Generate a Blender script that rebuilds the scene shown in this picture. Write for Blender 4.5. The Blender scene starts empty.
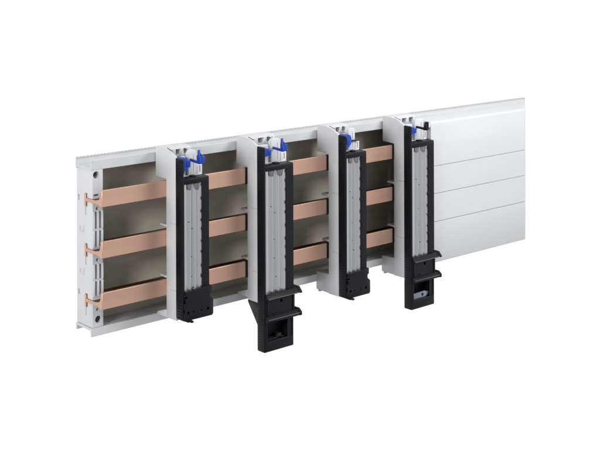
import bpy, bmesh, math, random
from mathutils import Vector, Matrix

MM = 0.001
S = bpy.context.scene
COL = S.collection
random.seed(7)

# ------------------------------------------------------------------ helpers
DEPTH = [1.0]     # measured depth of the adapters relative to their drawing
class MB:
    """collects shapes (in millimetres) and links them as ONE mesh object"""
    def __init__(self):
        self.bm = bmesh.new()

    def _merge(self, other):
        me = bpy.data.meshes.new('tmp')
        other.to_mesh(me); other.free()
        self.bm.from_mesh(me)
        bpy.data.meshes.remove(me)

    def box(self, x0, x1, y0, y1, z0, z1, bev=0.0, seg=2):
        b = bmesh.new()
        bmesh.ops.create_cube(b, size=1)
        sx, sy, sz = abs(x1 - x0), abs(y1 - y0), abs(z1 - z0)
        for v in b.verts:
            v.co = Vector(((x0 + x1) / 2 + v.co.x * sx, (y0 + y1) / 2 + v.co.y * sy, (z0 + z1) / 2 + v.co.z * sz))
        if bev:
            bmesh.ops.bevel(b, geom=list(b.edges), offset=min(bev, .45 * min(sx, sy, sz)), segments=seg, profile=.5, affect='EDGES')
        self._merge(b)
        return self

    def prism(self, pts, axis, a0, a1, bev=0.0, seg=2, end=None):
        """polygon pts extruded along axis. axis X: pts=(y,z); Y: pts=(x,z); Z: pts=(x,y).
        end(p) gives the far coordinate per profile point (a mitred end)."""
        b = bmesh.new()
        def mk(p, a):
            if axis == 'X': return Vector((a, p[0], p[1]))
            if axis == 'Y': return Vector((p[0], a, p[1]))
            return Vector((p[0], p[1], a))
        lo = [b.verts.new(mk(p, a0)) for p in pts]
        hi = [b.verts.new(mk(p, end(p) if end else a1)) for p in pts]
        n = len(pts)
        b.faces.new(lo); b.faces.new(hi[::-1])
        for i in range(n):
            b.faces.new((lo[i], hi[i], hi[(i + 1) % n], lo[(i + 1) % n]))
        bmesh.ops.recalc_face_normals(b, faces=list(b.faces))
        if bev:
            bmesh.ops.bevel(b, geom=list(b.edges), offset=bev, segments=seg, profile=.5, affect='EDGES', clamp_overlap=True)
        self._merge(b)
        return self

    def cyl(self, c, r, axis, h, n=24, r2=None):
        b = bmesh.new()
        bmesh.ops.create_cone(b, cap_ends=True, cap_tris=False, segments=n, radius1=r, radius2=r if r2 is None else r2, depth=h)
        if axis == 'X': M = Matrix.Rotation(math.pi / 2, 4, 'Y')
        elif axis == 'Y': M = Matrix.Rotation(math.pi / 2, 4, 'X')
        else: M = Matrix.Identity(4)
        for v in b.verts:
            v.co = M @ v.co + Vector(c)
        self._merge(b)
        return self

    def build(self, name, mat, parent=None, smooth=True):
        me = bpy.data.meshes.new(name)
        bmesh.ops.recalc_face_normals(self.bm, faces=list(self.bm.faces))
        for v in self.bm.verts:
            if v.co.y < 0: v.co.y *= DEPTH[0]
            v.co *= MM
        self.bm.to_mesh(me); self.bm.free()
        me.materials.append(mat)
        o = bpy.data.objects.new(name, me)
        COL.objects.link(o)
        if smooth:
            for p in me.polygons: p.use_smooth = True
            try:
                me.set_sharp_from_angle(angle=math.radians(32))
            except Exception:
                pass
        if parent: o.parent = parent
        return o


def carve(o, cutter_mb, mat=None):
    """real recesses: subtract the cutter's shapes from o, then forget the cutter"""
    c = cutter_mb.build('cutter', mat or o.data.materials[0], None, smooth=False)
    c.parent = o.parent; c.location = o.location
    m = o.modifiers.new('cut', 'BOOLEAN')
    m.operation = 'DIFFERENCE'; m.solver = 'EXACT'; m.use_self = True; m.object = c
    dg = bpy.context.evaluated_depsgraph_get(); dg.update()
    me = bpy.data.meshes.new_from_object(o.evaluated_get(dg))
    o.modifiers.clear()
    o.data = me
    cm = c.data
    bpy.data.objects.remove(c); bpy.data.meshes.remove(cm)
    for p in me.polygons: p.use_smooth = True
    me.set_sharp_from_angle(angle=math.radians(32))


def tag(o, label=None, cat=None, group=None, kind=None):
    if label: o['label'] = label
    if cat: o['category'] = cat
    if group: o['group'] = group
    if kind: o['kind'] = kind
    return o


def empty(name, loc):
    o = bpy.data.objects.new(name, None)
    o.empty_display_size = .02
    o.location = Vector(loc) * MM
    COL.objects.link(o)
    return o

# ------------------------------------------------------------------ materials
def material(name, col, rough=.5, metal=0.0, spec=.5, var=.03, bump=0.0, bscale=900, stretch=(1, 1, 1), rvar=.08, ribs=None, coat=0):
    m = bpy.data.materials.new(name); m.use_nodes = True
    nt = m.node_tree; N = nt.nodes; L = nt.links
    p = N['Principled BSDF']
    tc = N.new('ShaderNodeTexCoord')
    mp = N.new('ShaderNodeMapping'); mp.inputs['Scale'].default_value = stretch
    L.new(tc.outputs['Object'], mp.inputs['Vector'])
    nz = N.new('ShaderNodeTexNoise'); nz.inputs['Scale'].default_value = 45; nz.inputs['Detail'].default_value = 5
    L.new(mp.outputs['Vector'], nz.inputs['Vector'])
    mr = N.new('ShaderNodeMapRange')
    mr.inputs['From Min'].default_value = .3; mr.inputs['From Max'].default_value = .7
    mr.inputs['To Min'].default_value = 1 - var; mr.inputs['To Max'].default_value = 1 + var
    L.new(nz.outputs['Fac'], mr.inputs['Value'])
    mul = N.new('ShaderNodeVectorMath'); mul.operation = 'SCALE'
    mul.inputs[0].default_value = col
    L.new(mr.outputs['Result'], mul.inputs['Scale'])
    L.new(mul.outputs['Vector'], p.inputs['Base Color'])
    rr = N.new('ShaderNodeMapRange')
    rr.inputs['From Min'].default_value = .3; rr.inputs['From Max'].default_value = .7
    rr.inputs['To Min'].default_value = rough - rvar; rr.inputs['To Max'].default_value = rough + rvar
    L.new(nz.outputs['Fac'], rr.inputs['Value'])
    L.new(rr.outputs['Result'], p.inputs['Roughness'])
    p.inputs['Metallic'].default_value = metal
    p.inputs['Specular IOR Level'].default_value = spec
    if coat: p.inputs['Coat Weight'].default_value = coat
    last = None
    if bump:
        n2 = N.new('ShaderNodeTexNoise'); n2.inputs['Scale'].default_value = bscale; n2.inputs['Detail'].default_value = 3
        L.new(mp.outputs['Vector'], n2.inputs['Vector'])
        b = N.new('ShaderNodeBump'); b.inputs['Strength'].default_value = bump; b.inputs['Distance'].default_value = .0004
        L.new(n2.outputs['Fac'], b.inputs['Height'])
        last = b
    if last: L.new(last.outputs['Normal'], p.inputs['Normal'])
    return m

M_GREY = material('light_grey_plastic', (.63, .64, .665), .42, bump=.06, spec=.4, var=.02)
M_RAIL = material('pale_grey_rail_plastic', (.60, .61, .63), .38, bump=.05, spec=.4, var=.02)
M_COVER = material('pale_grey_cover_plastic', (.60, .61, .635), .36, bump=.04, spec=.4, var=.015, stretch=(.25, 1, 1))
M_WHITE = material('white_plastic', (.78, .78, .79), .4, bump=.05, var=.02)
M_TEETH = material('grey_toothed_rim', (.47, .48, .50), .5, bump=.05)
M_TAUPE = material('taupe_back_panel', (.47, .445, .38), .33, bump=.05, spec=.5, var=.10, stretch=(.5, 1, 2))
M_SLOT = material('dark_recess_plastic', (.03, .03, .035), .6, spec=.2)
M_COPPER = material('brushed_copper', (.70, .447, .345), .47, metal=1.0, var=.05, bump=.10, bscale=420, stretch=(.04, 1, 1), rvar=.06)
M_COPPER_SHADE = material('shaded_copper', (.20, .092, .05), .5, metal=1.0, var=.12, bump=.1, stretch=(.06, 1, 1))  # copper darkened to paint the shade between the flanges
M_BLACK = material('black_plastic', (.0058, .0062, .0094), .44, spec=.2, var=.15, bump=.10, bscale=1200)
M_BLACK2 = material('black_plastic_lighter', (.014, .0145, .018), .4, spec=.3, var=.2, bump=.08)  # slightly lighter and glossier than the main black
M_PANEL_SHADE = material('dark_grey_panel_shade', (.14, .14, .145), .5, spec=.3)
M_SCREW_HOLE_SHADE = material('blackened_screw_and_hole_shade', (.03, .03, .032), .4, metal=.0, spec=.3)
M_EDGE_GLINT = material('painted_edge_glint', (.10, .10, .105), .3, spec=.6)
M_BLUE = material('blue_plastic', (.008, .048, .36), .38, spec=.3, var=.06, bump=.04)
M_PANEL = material('ribbed_grey_panel', (.54, .55, .575), .27, metal=.85, var=.09, bump=.06, bscale=500, stretch=(1, 1, .05))
M_STEEL = material('zinc_plated_steel', (.27, .29, .37), .35, metal=.8, var=.05)

# ------------------------------------------------------------------ measures (mm)
YC = 24.0        # front plane of the tray rim and of the end holder
YB = 60.0        # back of the tray
YF = -37.0       # front plane of the black frames
YH = -22.0       # front of the grey housings
X0 = -2.5

def mitre(p):    # the assembly is cut off along an oblique plane at its far end
    return 750.5 + (p[0] + 26.0) * 1.279

# ------------------------------------------------------------------ busbar tray
tray = empty('busbar_tray', (0, 0, 0))
tag(tray, 'long pale grey tray with toothed top edge and taupe back, carrying everything else', 'tray')
b = MB()
# top flange: front rim, channel floor
b.prism([(24, 90.3), (24, 101.2), (24.5, 101.7), (26.2, 101.7), (26.7, 101.2), (26.7, 93.0), (57.0, 93.0), (57.0, 90.3)], 'X', X0, 0, end=mitre)
b.build('top_flange', M_RAIL, tray)
b = MB()
b.prism([(57.0, 89), (57.0, 96.2), (58.0, 97.0), (58.0, 100.6), (60, 100.6), (60, 89)], 'X', X0, 0, end=mitre)
b.build('rear_rim', M_RAIL, tray)
b = MB()
x = X0 + .4
while x < 855:
    b.box(x, x + 3.5, 57.6, 60.4, 100.0, 101.7, .6, 1)
    x += 4.9
b.box(X0 + .2, 857, 57.5, 60.3, 99.6, 100.9, .2, 1)
b.build('toothed_edge', M_TEETH, tray)
b = MB()
b.prism([(56.0, -97.6), (56.0, 90.29), (56.9, 90.29), (56.9, 88.9), (60, 88.9), (60, -97.6)], 'X', 9.0, 0, end=mitre)
b.build('back_panel', M_TAUPE, tray)
b = MB()
b.prism([(24, -107.4), (24, -98.2), (24.6, -97.6), (60, -97.6), (60, -105.5), (57.6, -105.5), (57.6, -100.4), (26.4, -100.4), (26.4, -107.4)], 'X', X0, 0, end=mitre)
b.build('floor_lip', M_RAIL, tray)

# ------------------------------------------------------------------ end holder (carries the bar ends)
hold = empty('busbar_holder', (0, YC, -97))
tag(hold, 'pale grey slotted holder at the open tray end, gripping three copper bar ends', 'holder')
def H(o):
    o.location = -Vector((0, YC, -97)) * MM
    return o
b = MB(); b.box(-1.0, 13.8, 24.2, 60.2, -97.3, 90.2, .7)
body = H(b.build('holder_body', M_GREY, hold))
c = MB()
for z in (60, 0, -60):                       # bar seats, slits above and below them
    pass
for z0, z1 in ((20.2, 40.2), (-1.2, 17.6)):
    c.box(2.7, 5.0, 20, 54, z0, z1); c.box(8.4, 10.9, 20, 54, z0, z1)
for z0, z1 in ((-39.6, -22.3), (-59.5, -42.2)):
    c.box(2.7, 5.0, 20, 54, z0, z1); c.box(8.4, 10.9, 20, 54, z0, z1)
c.box(.9, 8.8, 20, 30, 58.7, 61.3)
for z in (44.0, -17.0, -76.0):
    c.cyl((5.6, 24, z), 1.9, 'Y', 9)
c.cyl((4.4, 24, 84), 4.3, 'Y', 14, 32)
c.cyl((6.6, 24, -88), 4.3, 'Y', 14, 32)
c.box(-3, 1.2, 53.2, 57, 50.3, 57.5); c.box(-3, 1.2, 53.2, 57, -63, -56.6)
for z in (60, 0, -60):                       # slots on the outer side that the rear flanges sit in
    c.box(-3, .4, 38.0, 40.4, z - 25.0, z - 15.0)
carve(body, c)
b = MB()
b.cyl((4.0, 31, 84.4), 2.7, 'Y', 6, 24); b.box(1.4, 6.6, 27.4, 28.4, 83.8, 85.0)
H(b.build('screw_or_hole_shade', M_SCREW_HOLE_SHADE, hold))
b = MB()
b.cyl((7.4, 29.6, -87.6), 3.5, 'Y', 4, 24)  # dark disc added as shade at the bottom of the empty hole
H(b.build('screw_or_hole_shade', M_SCREW_HOLE_SHADE, hold))
for z0 in (18.2, -33.0):                     # two raised catches on the outer side
    b = MB()
    b.box(-2.2, 0, 43.5, 53.0, z0 - 4.4, z0 + 4.4, .8)
    ct = H(b.build('catch', M_GREY, hold))
    c = MB(); c.box(-4, -1.2, 45.6, 51.0, z0 - 2.6, z0 + 2.6)
    carve(ct, c)
b = MB()                                     # raised front ribs between the slits
for z0, z1 in ((19.2, 41.5), (-2.4, 18.2), (-40.6, -21.4), (-60.8, -41.6)):
    b.box(5.6, 7.8, 22.9, 24.6, z0, z1, .4); b.box(11.4, 13.4, 22.9, 24.6, z0, z1, .4); b.box(-.6, 2.1, 22.9, 24.6, z0, z1, .4)
H(b.build('rib', M_GREY, hold))

# ------------------------------------------------------------------ copper busbars (double-T section)
def bar_profile():
    h = 9.7
    return [(0, -h), (0, h), (.5, h + .2), (3.4, h + .2), (3.9, h), (3.9, 2.2), (7, -2.2), (16, -4.1), (36, -4.1), (36, 1.2), (39.8, 1.2),
            (39.8, -14.2), (36, -14.2), (36, -8.2), (10, -8.2), (5.5, -9.0), (3.4, -9.9), (.5, -9.9)]
bm = MB()
bm.prism(bar_profile(), 'X', -2.6, 742, bev=.22, seg=1)
bar0 = bm.build('busbar', M_COPPER)
bar0.data.materials.append(M_COPPER_SHADE)
for p in bar0.data.polygons:                 # channel shade painted on faces behind the front flange; front and cut ends bright
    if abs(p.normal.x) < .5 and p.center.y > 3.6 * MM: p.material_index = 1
labels = ['topmost of three copper double-T busbars, just below the toothed tray edge',
          'middle one of the three copper busbars, with another copper bar above it and below it',
          'lowest of the three copper busbars, running just above the floor of the tray']
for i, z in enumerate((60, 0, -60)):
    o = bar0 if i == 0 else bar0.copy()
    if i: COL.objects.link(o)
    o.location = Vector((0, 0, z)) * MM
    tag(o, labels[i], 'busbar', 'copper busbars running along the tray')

# ------------------------------------------------------------------ clip-on cover
def groove(z):
    return [(-26, z + .9), (-24.2, z + .5), (-24.2, z - .6), (-25.7, z - .9), (-26, z - 1.3)]
prof = [(23.4, 100.6), (2, 100.9), (-21.5, 100.6), (-23.2, 100.2), (-24.7, 99.4), (-25.6, 98.2), (-26, 96.8)]
for z in (35.4, -4.6, -45.6): prof += groove(z)
prof += [(-26, -103.2), (-25.4, -104.6), (-24, -105.2), (23.4, -105.2 + 1.0)]
prof += [(23.4, -102.2), (-23.0, -103.0), (-22.6, -102.4), (-22.6, 96.5), (-22.6, 98.2), (-21, 98.6), (23.4, 98.6)]
b = MB(); b.prism(prof, 'X', 533.8, 0, end=mitre)
b.prism([(23.2, 100.3), (-21, 100.3), (-24.6, 98.6), (-25.6, 96.4), (-25.6, 93), (23.2, 93)], 'X', 526.4, 534.2, bev=.3)
b.box(533.9, 535.4, -25.2, 23.2, -103.6, 98.4)
cov = b.build('busbar_cover', M_COVER)
tag(cov, 'large smooth pale grey cover with three thin horizontal grooves at far end of tray', 'cover')

# ------------------------------------------------------------------ adapters
def adapter(X, W, tall, foot, zb, lever, label, group, gusset=False, clips=True, bluekind='small'):
    t = empty('busbar_adapter', (X, 0, zb))
    tag(t, label, 'adapter', group)
    base = Vector((0, 0, -zb)) * MM
    def P(mb, name, mat, parent=None):
        o = mb.build(name, mat, parent or t)
        o.location = base if parent is None else Vector((0, 0, 0))
        return o
    f = W / 48.5
    wh = (.80 if lever != 'black' else .86) * W                 # width of the upper hook
    # ---- grey housing: column + hook over the rail
    b = MB()
    b.prism([(-22, zb), (-22, 99.5), (-20.4, 101.2), (-12, 104.4), (-2, 107.6), (6, 109.2), (22, 109.6), (22.6, 109.0), (22.6, 73), (0, 71.8), (0, zb)],
            'X', 0, 3.2, bev=.5, seg=2)                                   # side wall
    b.box(3.0, W - .5, -21.4, -.6, zb + .4, 76.4, .5)                     # column
    hous = P(b, 'housing', M_GREY)
    c = MB()                                                              # joint lines and the slit on top of the hook
    c.box(-2, .9, -23, -9.5, 19.4, 20.4); c.box(-2, .9, -23, -8.5, -61.0, -60.2)
    carve(hous, c)
    b = MB()
    wl = .49 * W
    b.prism([(2.0, 76), (2.0, 106.2), (3.0, 107.6), (7, 109.0), (22.4, 109.4), (22.4, 73.4), (2.0, 73.4)], 'X', 3.3, W - .8, bev=.4)   # rear block
    b.prism([(-17.4, 76), (-17.4, 98.6), (-16.4, 99.8), (-12.6, 99.8), (-12.0, 99), (-12.0, 76)], 'X', 3.3, wl - 1.3, bev=.4)             # low left plate
    b.box(3.3, wh, -13, 3, 74, 90.5)                                                                                                     # ledge floor
    rp = []
    for k in range(7):                                                     # right plate with rounded shoulders
        a = math.pi - k * math.pi / 12
        rp.append((wl + 5.0 + 5.0 * math.cos(a), 101.6 + 5.0 * math.sin(a)))
    for k in range(7):
        a = math.pi / 2 - k * math.pi / 12
        rp.append((wh - 3.0 + 3.0 * math.cos(a), 103.6 + 3.0 * math.sin(a)))
    rp += [(wh, 76), (wl, 76)]
    b.prism(rp, 'Y', -21.4, -14.5, bev=.45)
    b.prism([(-15.5, 76), (-15.5, 105), (3, 107.4), (3, 76)], 'X', wh - 2.6, wh - .4, bev=.3)                                              # right web
    hook = P(b, 'hook', M_GREY)
    c = MB()                                                              # two dark pockets behind the plates
    for a0, a1 in ((.40, .60), (.70, .90)):
        xx0, xx1 = a0 * W, a1 * W
        c.prism([(xx0, 106.0), (xx1, 106.0), (xx1 - 2.0, 101.0), (xx1 - 3.2, 99.4), (xx0 + .6, 99.4), (xx0, 100.4)], 'Y', -6, 17)
    c.box(wh - 5.2, wh - 4.5, -23, -17, 80, 101)
    carve(hook, c)
    b = MB()
    b.prism([(-13.6, 107.0), (-1.4, 109.6), (-1.4, 109.9), (-13.6, 107.3)], 'X', .4, 1.6)
    P(b, 'slit_edge', M_SLOT)
    # ---- white retaining bracket at the right end
    b = MB()
    b.box(wh + 1.5, W + (1.0 if lever != 'black' else 1.9), -20.6, -4, 74, 88, .8, 2)
    br = P(b, 'bracket', M_WHITE)
    c = MB(); c.box(W - 3.6, W - 1.6, -22, -17, 78.5, 86.5)
    carve(br, c)
    b = MB(); b.prism([(wh - 2, 76), (wh - 2, 92), (wh + 1, 91), (wh + 3.5, 88), (W - .5, 86), (W - .5, 76)], 'Y', -18, 16, bev=.5)
    P(b, 'shoulder', M_GREY)
    # ---- spacer fins reaching back between the bars
    for z in (15.0, -47.2):
        b = MB()
        b.prism([(-.8, -.3), (W - 1, -.3), (W - 1, 10), (W - 6, 14), (2, 14.2), (0, 13.4)], 'Z', z - 1.2, z + 1.2, bev=.3, seg=1)
        P(b, 'spacer_fin', M_GREY)
    # ---- black clips gripping the bars
    if clips:
        for z in (60, 0, -60):
            b = MB()
            b.box(-3.2, W + 1.5, -.8, 3, z - 10.8, z + 10.4, .5)
            b.box(-3.2, -1.2, 2.5, 13, z - 10.8, z + 5, .5)
            P(b, 'bar_clip', M_BLACK)
    # ---- foot
    if foot:
        b = MB()
        b.prism([(-21.6, zb + .2), (-21.6, -92.6), (24.2, -93.6), (25.6, -95), (25.6, zb + 2.2), (24.4, zb + 1.2)], 'X', .1, W - 1, bev=.5)
        ft = P(b, 'foot', M_GREY)
        c = MB(); c.box(-1, 2, -16, -9, zb - 2, zb + 1.2); c.box(-1, 3, 19.5, 23, zb - 1, zb + 2.0)
        carve(ft, c)
        b = MB(); b.cyl((4, 20.5, zb + .6), 2.2, 'X', 6, 16)
        P(b, 'peg', M_TEETH)
    else:
        b = MB()
        b.prism([(-.5, -97.2), (-.5, -87), (20, -93.5), (22, -97.0)], 'X', .4, W - 1, bev=.4)
        P(b, 'foot', M_GREY)
    # ---- black frame
    bot = -160.4 if tall else (zb + 3.0 if not foot else zb + .6)
    b = MB()
    side = [(-21.9, bot + 2), (-21.9, 99.4), (-23, 100.2), (-35.8, 99.6), (YF, 98.4), (YF, bot + 1.5), (YF + 1.5, bot)]
    side += [(-23.5, bot)]
    if gusset:
        side = side[:-1] + [(-23.5, bot), (-21.9, bot + 2), (-21.9, -127), (-1.0, zb - .8), (-1.0, zb - .3), (-21.9, zb - .3)] + []
        side = [(-21.9, 99.4), (-23, 100.2), (-35.8, 99.6), (YF, 98.4), (YF, bot + 1.5), (YF + 1.5, bot), (-23.5, bot), (-21.9, bot + 2), (-21.9, -128), (-.8, zb - 2.5), (-.8, zb - .3), (-21.9, zb - .3)]
    b.prism(side, 'X', -.15, 2.0, bev=.35, seg=2)
    for k in range(int((98 - bot) / 3.6)):                                # fine ribbing down the outer side
        z = 96 - k * 3.6
        b.box(-.55, .3, -33.2, -25.4, z - .75, z + .75, .2, 1)
    b.prism([(YF + .3, 69.0), (YF + .3, 74.6), (YF + 1.2, 75.6), (-23, 76.2), (-23, 69.0)], 'X', 1.6, W, bev=.35)   # top bar
    b.box(W * .46, W * .62, -31, -24, 75.4, 77.6, .6)                     # small catch on the top bar
    # right stile with a scalloped inner edge
    xr = W - (9.4 if not tall else 11.2)
    zbot = -60 if not tall else -86.5
    if foot and not tall: zbot = -87
    pts = [(W, 72), (xr + .2, 72)]
    z = 68.0; k = 0
    rs = random.Random(int(X))
    while z > zbot + 12:
        d = rs.uniform(.7, 1.5); hgt = rs.uniform(2.2, 4.0)
        pts += [(xr + .15, z), (xr - d * .6, z - .7), (xr - d, z - 1.6), (xr - d, z - hgt), (xr - d * .5, z - hgt - .8), (xr + .15, z - hgt - 1.5)]
        z -= hgt + 1.5 + rs.uniform(5.5, 13.0); k += 1
    pts += [(xr, zbot - 3), (W, zbot - 3)]
    b.prism(pts, 'Y', YF + .4, -23.0)
    b.box(xr + .9, W - .4, YF + 1.2, -23.4, zbot, 72)
    for k in range(int((72 - zbot) / 3.6)):
        z = 70 - k * 3.6
        b.box(W - 7.2, W - 2.4, YF + .05, YF + 1.5, z - .7, z + .7, .2, 1)
    b.box(1.8, 2.6, YF + .2, -24, zbot, 72)
    b.box(1.8, W - .4, -25, -22.2, bot + 3 if not tall else -95, 74)      # backing plate
    P(b, 'frame', M_BLACK)
    # ---- ribbed grey panel set into the frame
    xl = 2.5; xw = xr + .8 - xl
    n = 44; prof = []
    for i in range(n + 1):
        u = i / n
        y = -34.6
        for cc, ww, dd in ((.24, .05, 1.9), (.50, .085, 2.8), (.76, .05, 1.9)):
            y += dd * math.exp(-((u - cc) / ww) ** 2)
        y += -.9 * math.exp(-((u - .38) / .05) ** 2) - .9 * math.exp(-((u - .62) / .05) ** 2)
        prof.append((xl + u * xw, y))
    prof += [(xl + xw, -25.5), (xl, -25.5)]
    b = MB(); b.prism(prof, 'Z', zbot - 1.0, 69.4)
    pan = P(b, 'ribbed_panel', M_PANEL)
    c = MB()
    for uu, zz in ((.52, 14), (.30, 23), (.50, -20), (.50, -44), (.55, -57 if not tall else -68)):
        if zz > zbot + 2: c.cyl((xl + uu * xw, -34.0, zz), .7, 'Y', 9, 12)
    carve(pan, c)
    b = MB()                                                              # dark wedges added as painted shade at the top of the panel
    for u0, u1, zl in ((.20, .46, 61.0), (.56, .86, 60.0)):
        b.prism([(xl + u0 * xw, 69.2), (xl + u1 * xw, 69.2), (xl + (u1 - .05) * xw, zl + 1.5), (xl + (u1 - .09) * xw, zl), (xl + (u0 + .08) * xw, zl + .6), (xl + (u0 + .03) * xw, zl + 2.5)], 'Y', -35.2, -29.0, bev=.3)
    P(b, 'panel_shade', M_PANEL_SHADE)

    if not tall:
        # ---- low block at the bottom with row of holes
        ztop = zbot + .5
        zlo = bot - .4
        b = MB()
        pol = [(.6, zlo), (.6, ztop - 4), (4, ztop), (W - 12, ztop + 1.2), (W - 10.5, ztop + 2.2), (W + 1.8, ztop + 2.2), (W + 1.8, ztop - 5.6),
               (W - .6, ztop - 6.4), (W - .6, ztop - 11.0), (W + 1.0, ztop - 12.2), (W + 4.2, ztop - 15), (W + 4.2, zlo + 2), (W + 2.4, zlo)]
        b.prism(pol, 'Y', YF - 2.6, -23.4, bev=.5)
        blk = P(b, 'base_block', M_BLACK)
        c = MB()
        for xx, rr in ((.165 * W, 1.75), (.36 * W, 1.1), (.66 * W, 1.1), (.90 * W, 1.9)):
            c.cyl((xx, YF - 2, zlo + 9.4), rr, 'Y', 7, 16)
        c.box(-1, 2.6, -42, -34, ztop - 13.5, ztop - 8.5); c.box(-1, 5.2, -42, -36.5, ztop - 7.5, ztop - 5.2)
        c.box(-1, 1.6, -42, -34, zlo + 10, zlo + 15)
        carve(blk, c)
        b = MB()
        b.prism([(7.4, zlo - 3.0), (3.4, zlo - .4), (3.4, zlo + .6), (11, zlo + .6), (15.5, zlo - 2.4), (15.5, zlo - 4.0), (12.5, zlo - 4.4), (10.5, zlo - 2.8)], 'Y', YF - 1.0, -30, bev=.3)
        P(b, 'release_tab', M_BLACK)
    else:
        # ---- two cross rails, plate between them, box with an opening below
        for z0, z1, yy, edge in ((-92.8, -86.4, -44.0, .9), (-121.8, -114.6, -43.6, 3.4)):
            b = MB()
            b.prism([(yy, z0), (yy, z0 + edge), (-38.5, z1), (-24, z1), (-24, z0 + .6), (-37, z0 - .2)], 'X', 1.0, W + 8.2, bev=.3)
            b.prism([(yy - .5, z0 - .4), (yy - .5, z0 + edge + .8), (-38.5, z1 + .9), (-26, z1 + .9), (-26, z0)], 'X', W + 4.8, W + 8.6, bev=.4)
            rail = P(b, 'cross_rail', M_BLACK)
            b = MB(); b.box(1.6, W + 4.6, yy - .35, yy + .5, z0 + edge - .55, z0 + edge + .35, .2)
            P(b, 'edge_glint', M_EDGE_GLINT, rail)  # lighter strip painting a highlight along the rail's front edge
        b = MB(); b.box(1.4, W + .6, -38.2, -23, -116, -92, .4)
        b.box(3.2, 5.4, -39.4, -37.6, -114.6, -93.2, .3); b.box(W - 3.2, W - 1, -39.4, -37.6, -114.6, -93.2, .3)
        pl = P(b, 'plate', M_BLACK)
        c = MB(); c.cyl((W * .55, -38, -98.5), 2.1, 'Y', 10, 20); c.box(W * .2, W * .36, -39, -37.4, -113, -111.6)
        carve(pl, c)
        b = MB(); b.box(-.3, W - .6, YF - .4, -21.2, bot - .2, -120.6, 1.4, 3)
        bx = P(b, 'terminal_box', M_BLACK)
        c = MB(); c.box(4.0, W - 11.4, -42, -22.6, -147.0, -121.8); c.box(W - 8.6, W - 3.0, -42, -36.4, -147.0, -124)
        carve(bx, c)
        b = MB()                                                          # slim rim round the opening
        for q in ((3.2, 4.0, -147.8, -121.9), (W - 11.4, W - 10.6, -147.8, -121.9)):
            b.box(q[0], q[1], YF - .9, YF + .5, q[2], q[3], .2)
        b.box(4.0, W - 11.4, YF - .9, YF + .5, -148.2, -147.2, .2)
        P(b, 'opening_rim', M_BLACK2)
        b = MB()
        if lever == 'black':                                              # zinc terminal plate inside
            b.prism([(4.2, -150), (4.2, -138.8), (W - 19, -138.2), (W - 16.8, -139.2), (W - 11.6, -140.6), (W - 11.6, -143.6), (W - 17, -147), (W - 22, -150)], 'Y', -35.6, -33.4, bev=.4)
            tp = P(b, 'terminal_plate', M_STEEL)
            c = MB(); c.cyl((W * .50, -35, -142.6), 2.2, 'Y', 9, 20)
            carve(tp, c)
        else:
            b.box(W * .48, W * .64, -33, -24, -147.4, -141.5, .6); b.box(4.4, W - 12, -33, -24, -147.6, -145.6, .4)
            P(b, 'ledge', M_BLACK2)

    # ---- blue release lever on the left
    b = MB()
    if bluekind == 'wide':       # two stepped blocks
        b.box(2.2, 9.6, -33, -16, 84.6, 100.6, .8); b.box(8.8, 14.6, -33.5, -18, 88.4, 97.2, .8); b.box(2.6, 8, -30, -18, 80.6, 85, .6)
    elif bluekind == 'dome':
        b.prism([(2.2, 81), (2.2, 98.4), (5, 100.4), (10.5, 100.6), (14.6, 98.6), (16.4, 94.6), (16.2, 88), (12.4, 83.4), (8.0, 81.0)], 'Y', -32, -17, bev=.8)
        b.box(6.0, 11.6, -33.4, -30, 87.4, 96.2, .8)
    else:
        b.box(2.2, 10.4, -33, -16, 87.4, 97.6, .8); b.box(9.6, 15.0, -33.5, -18, 88.6, 95.6, .8); b.box(2.4, 6.8, -31, -18, 95, 99, .6)
    P(b, 'blue_catch', M_BLUE)
    # ---- swing lever on the right
    if lever in ('blue', 'black'):
        m = M_BLUE if lever == 'blue' else M_BLACK
        xx = .53 * W
        b = MB()
        hi = 109.5 if lever == 'blue' else 104.5
        b.prism([(-17, 94.2), (-17, 97), (-38, 95.8), (-39.0, hi - 1), (-39.8, hi), (-41.2, hi), (-43.6, 97), (-44.2, 92.6), (-40, 92.4)], 'X', xx, xx + 2.8, bev=.4)
        lv = P(b, 'swing_lever', m)
        b = MB()
        if lever == 'blue':
            b.prism([(xx + 2.6, 92.8), (xx + 2.6, 105.5), (xx + 4.2, 102), (xx + 8.6, 101.4), (xx + 8.8, 96.5), (xx + 6.4, 93.2)], 'Y', -43.6, -40.2, bev=.5)
        else:
            b.box(xx + 2.4, xx + 5.0, -43.8, -40.4, 93.2, 104.2, .5)
        P(b, 'lever_grip', m, lv)
    else:
        b = MB(); b.prism([(-16, 89.0), (-16, 90.6), (-25, 90.0), (-25, 88.4)], 'X', wl + 4, wh + 5, bev=.2)
        P(b, 'lever_stub', M_SLOT)
    return t

DEPTH[0] = .925
SG = 'short black framed adapters on the copper bars'
TG = 'tall black framed adapters hanging below the tray'
adapter(88.0, 39.6, False, False, -96.6, 'blue',
        'short black-framed adapter nearest the slotted end holder, with an upright blue lever', SG, clips=False, bluekind='wide')
adapter(214.2, 49.2, True, False, -99.6, 'blue',
        'tall adapter with sloping black gusset, upright blue lever and empty dark box at bottom', TG, gusset=True)
adapter(355.8, 39.6, False, True, -119.6, 'none',
        'short adapter between the two tall ones, with grey stepped foot and domed blue catch', SG, bluekind='dome')
adapter(483.5, 48.0, True, True, -117.8, 'black',
        'tall adapter beside the smooth cover, with black top lever and zinc plate in bottom box', TG)

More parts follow.
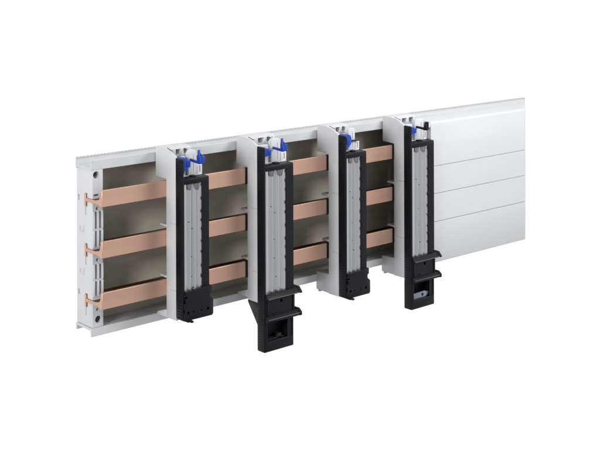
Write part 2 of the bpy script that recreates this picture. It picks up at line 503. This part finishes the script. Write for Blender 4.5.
# ------------------------------------------------------------------ camera (level, shifted lens)
yaw, pitch, roll = 0.7171, 0.0005, -0.0034
cy, sy = math.cos(yaw), math.sin(yaw)
F = Vector((sy, cy, 0)); R = Vector((cy, -sy, 0)); U = Vector((0, 0, 1))
F, U = F * math.cos(pitch) - U * math.sin(pitch), U * math.cos(pitch) + F * math.sin(pitch)
R, U = R * math.cos(roll) + U * math.sin(roll), U * math.cos(roll) - R * math.sin(roll)
cam = bpy.data.cameras.new('camera'); co = bpy.data.objects.new('camera', cam); COL.objects.link(co)
mw = Matrix((R, U, -F)).transposed().to_4x4()
mw.translation = Vector((-735.734, -1194.51, 349.114)) * MM
co.matrix_world = mw
cam.sensor_fit = 'HORIZONTAL'; cam.sensor_width = 36
cam.lens = 1182.74 / 600 * 36
cam.shift_y = -(225 + 48.297) / 600
cam.clip_start = .01; cam.clip_end = 100
S.camera = co

# ------------------------------------------------------------------ light: white studio cyclorama + soft boxes
w = bpy.data.worlds.new('World'); S.world = w; w.use_nodes = True
nt = w.node_tree; N = nt.nodes; L = nt.links
bg = N['Background']
tc = N.new('ShaderNodeTexCoord')
dt = N.new('ShaderNodeVectorMath'); dt.operation = 'DOT_PRODUCT'
dt.inputs[1].default_value = Vector((.60, .80, 0.0)).normalized()
L.new(tc.outputs['Generated'], dt.inputs[0])
mr = N.new('ShaderNodeMapRange'); mr.interpolation_type = 'SMOOTHSTEP'
mr.inputs['From Min'].default_value = -.36; mr.inputs['From Max'].default_value = .14
mr.inputs['To Min'].default_value = .55; mr.inputs['To Max'].default_value = 1.0
L.new(dt.outputs['Value'], mr.inputs['Value'])
sp = N.new('ShaderNodeSeparateXYZ'); L.new(tc.outputs['Generated'], sp.inputs[0])
m2 = N.new('ShaderNodeMapRange'); m2.interpolation_type = 'SMOOTHSTEP'      # world dimmed far below, added to darken undersides
m2.inputs['From Min'].default_value = -.85; m2.inputs['From Max'].default_value = -.41
m2.inputs['To Min'].default_value = .12; m2.inputs['To Max'].default_value = 1.0
L.new(sp.outputs['Z'], m2.inputs['Value'])
mm = N.new('ShaderNodeMath'); mm.operation = 'MULTIPLY'
L.new(mr.outputs['Result'], mm.inputs[0]); L.new(m2.outputs['Result'], mm.inputs[1])
cb = N.new('ShaderNodeCombineColor')
for k in ('Red', 'Green', 'Blue'): L.new(mm.outputs[0], cb.inputs[k])
L.new(cb.outputs['Color'], bg.inputs['Color'])
bg.inputs['Strength'].default_value = 1.02

def softbox(name, loc, target, size, power, col=(1, 1, 1)):
    l = bpy.data.lights.new(name, 'AREA'); l.shape = 'RECTANGLE'; l.size = size[0]; l.size_y = size[1]
    l.energy = power; l.color = col
    o = bpy.data.objects.new(name, l); COL.objects.link(o)
    o.location = loc
    o.rotation_euler = (Vector(target) - Vector(loc)).to_track_quat('-Z', 'Y').to_euler()
    return o
softbox('key_softbox', (.66, -.62, .46), (.56, 0, 0.02), (.3, .3), 4.6)
softbox('left_softbox', (-.95, -.42, .36), (.25, 0, 0), (.3, .3), 7.2)

S.view_settings.view_transform = 'Standard'
S.view_settings.look = 'None'
S.view_settings.exposure = 0
S.view_settings.gamma = 1
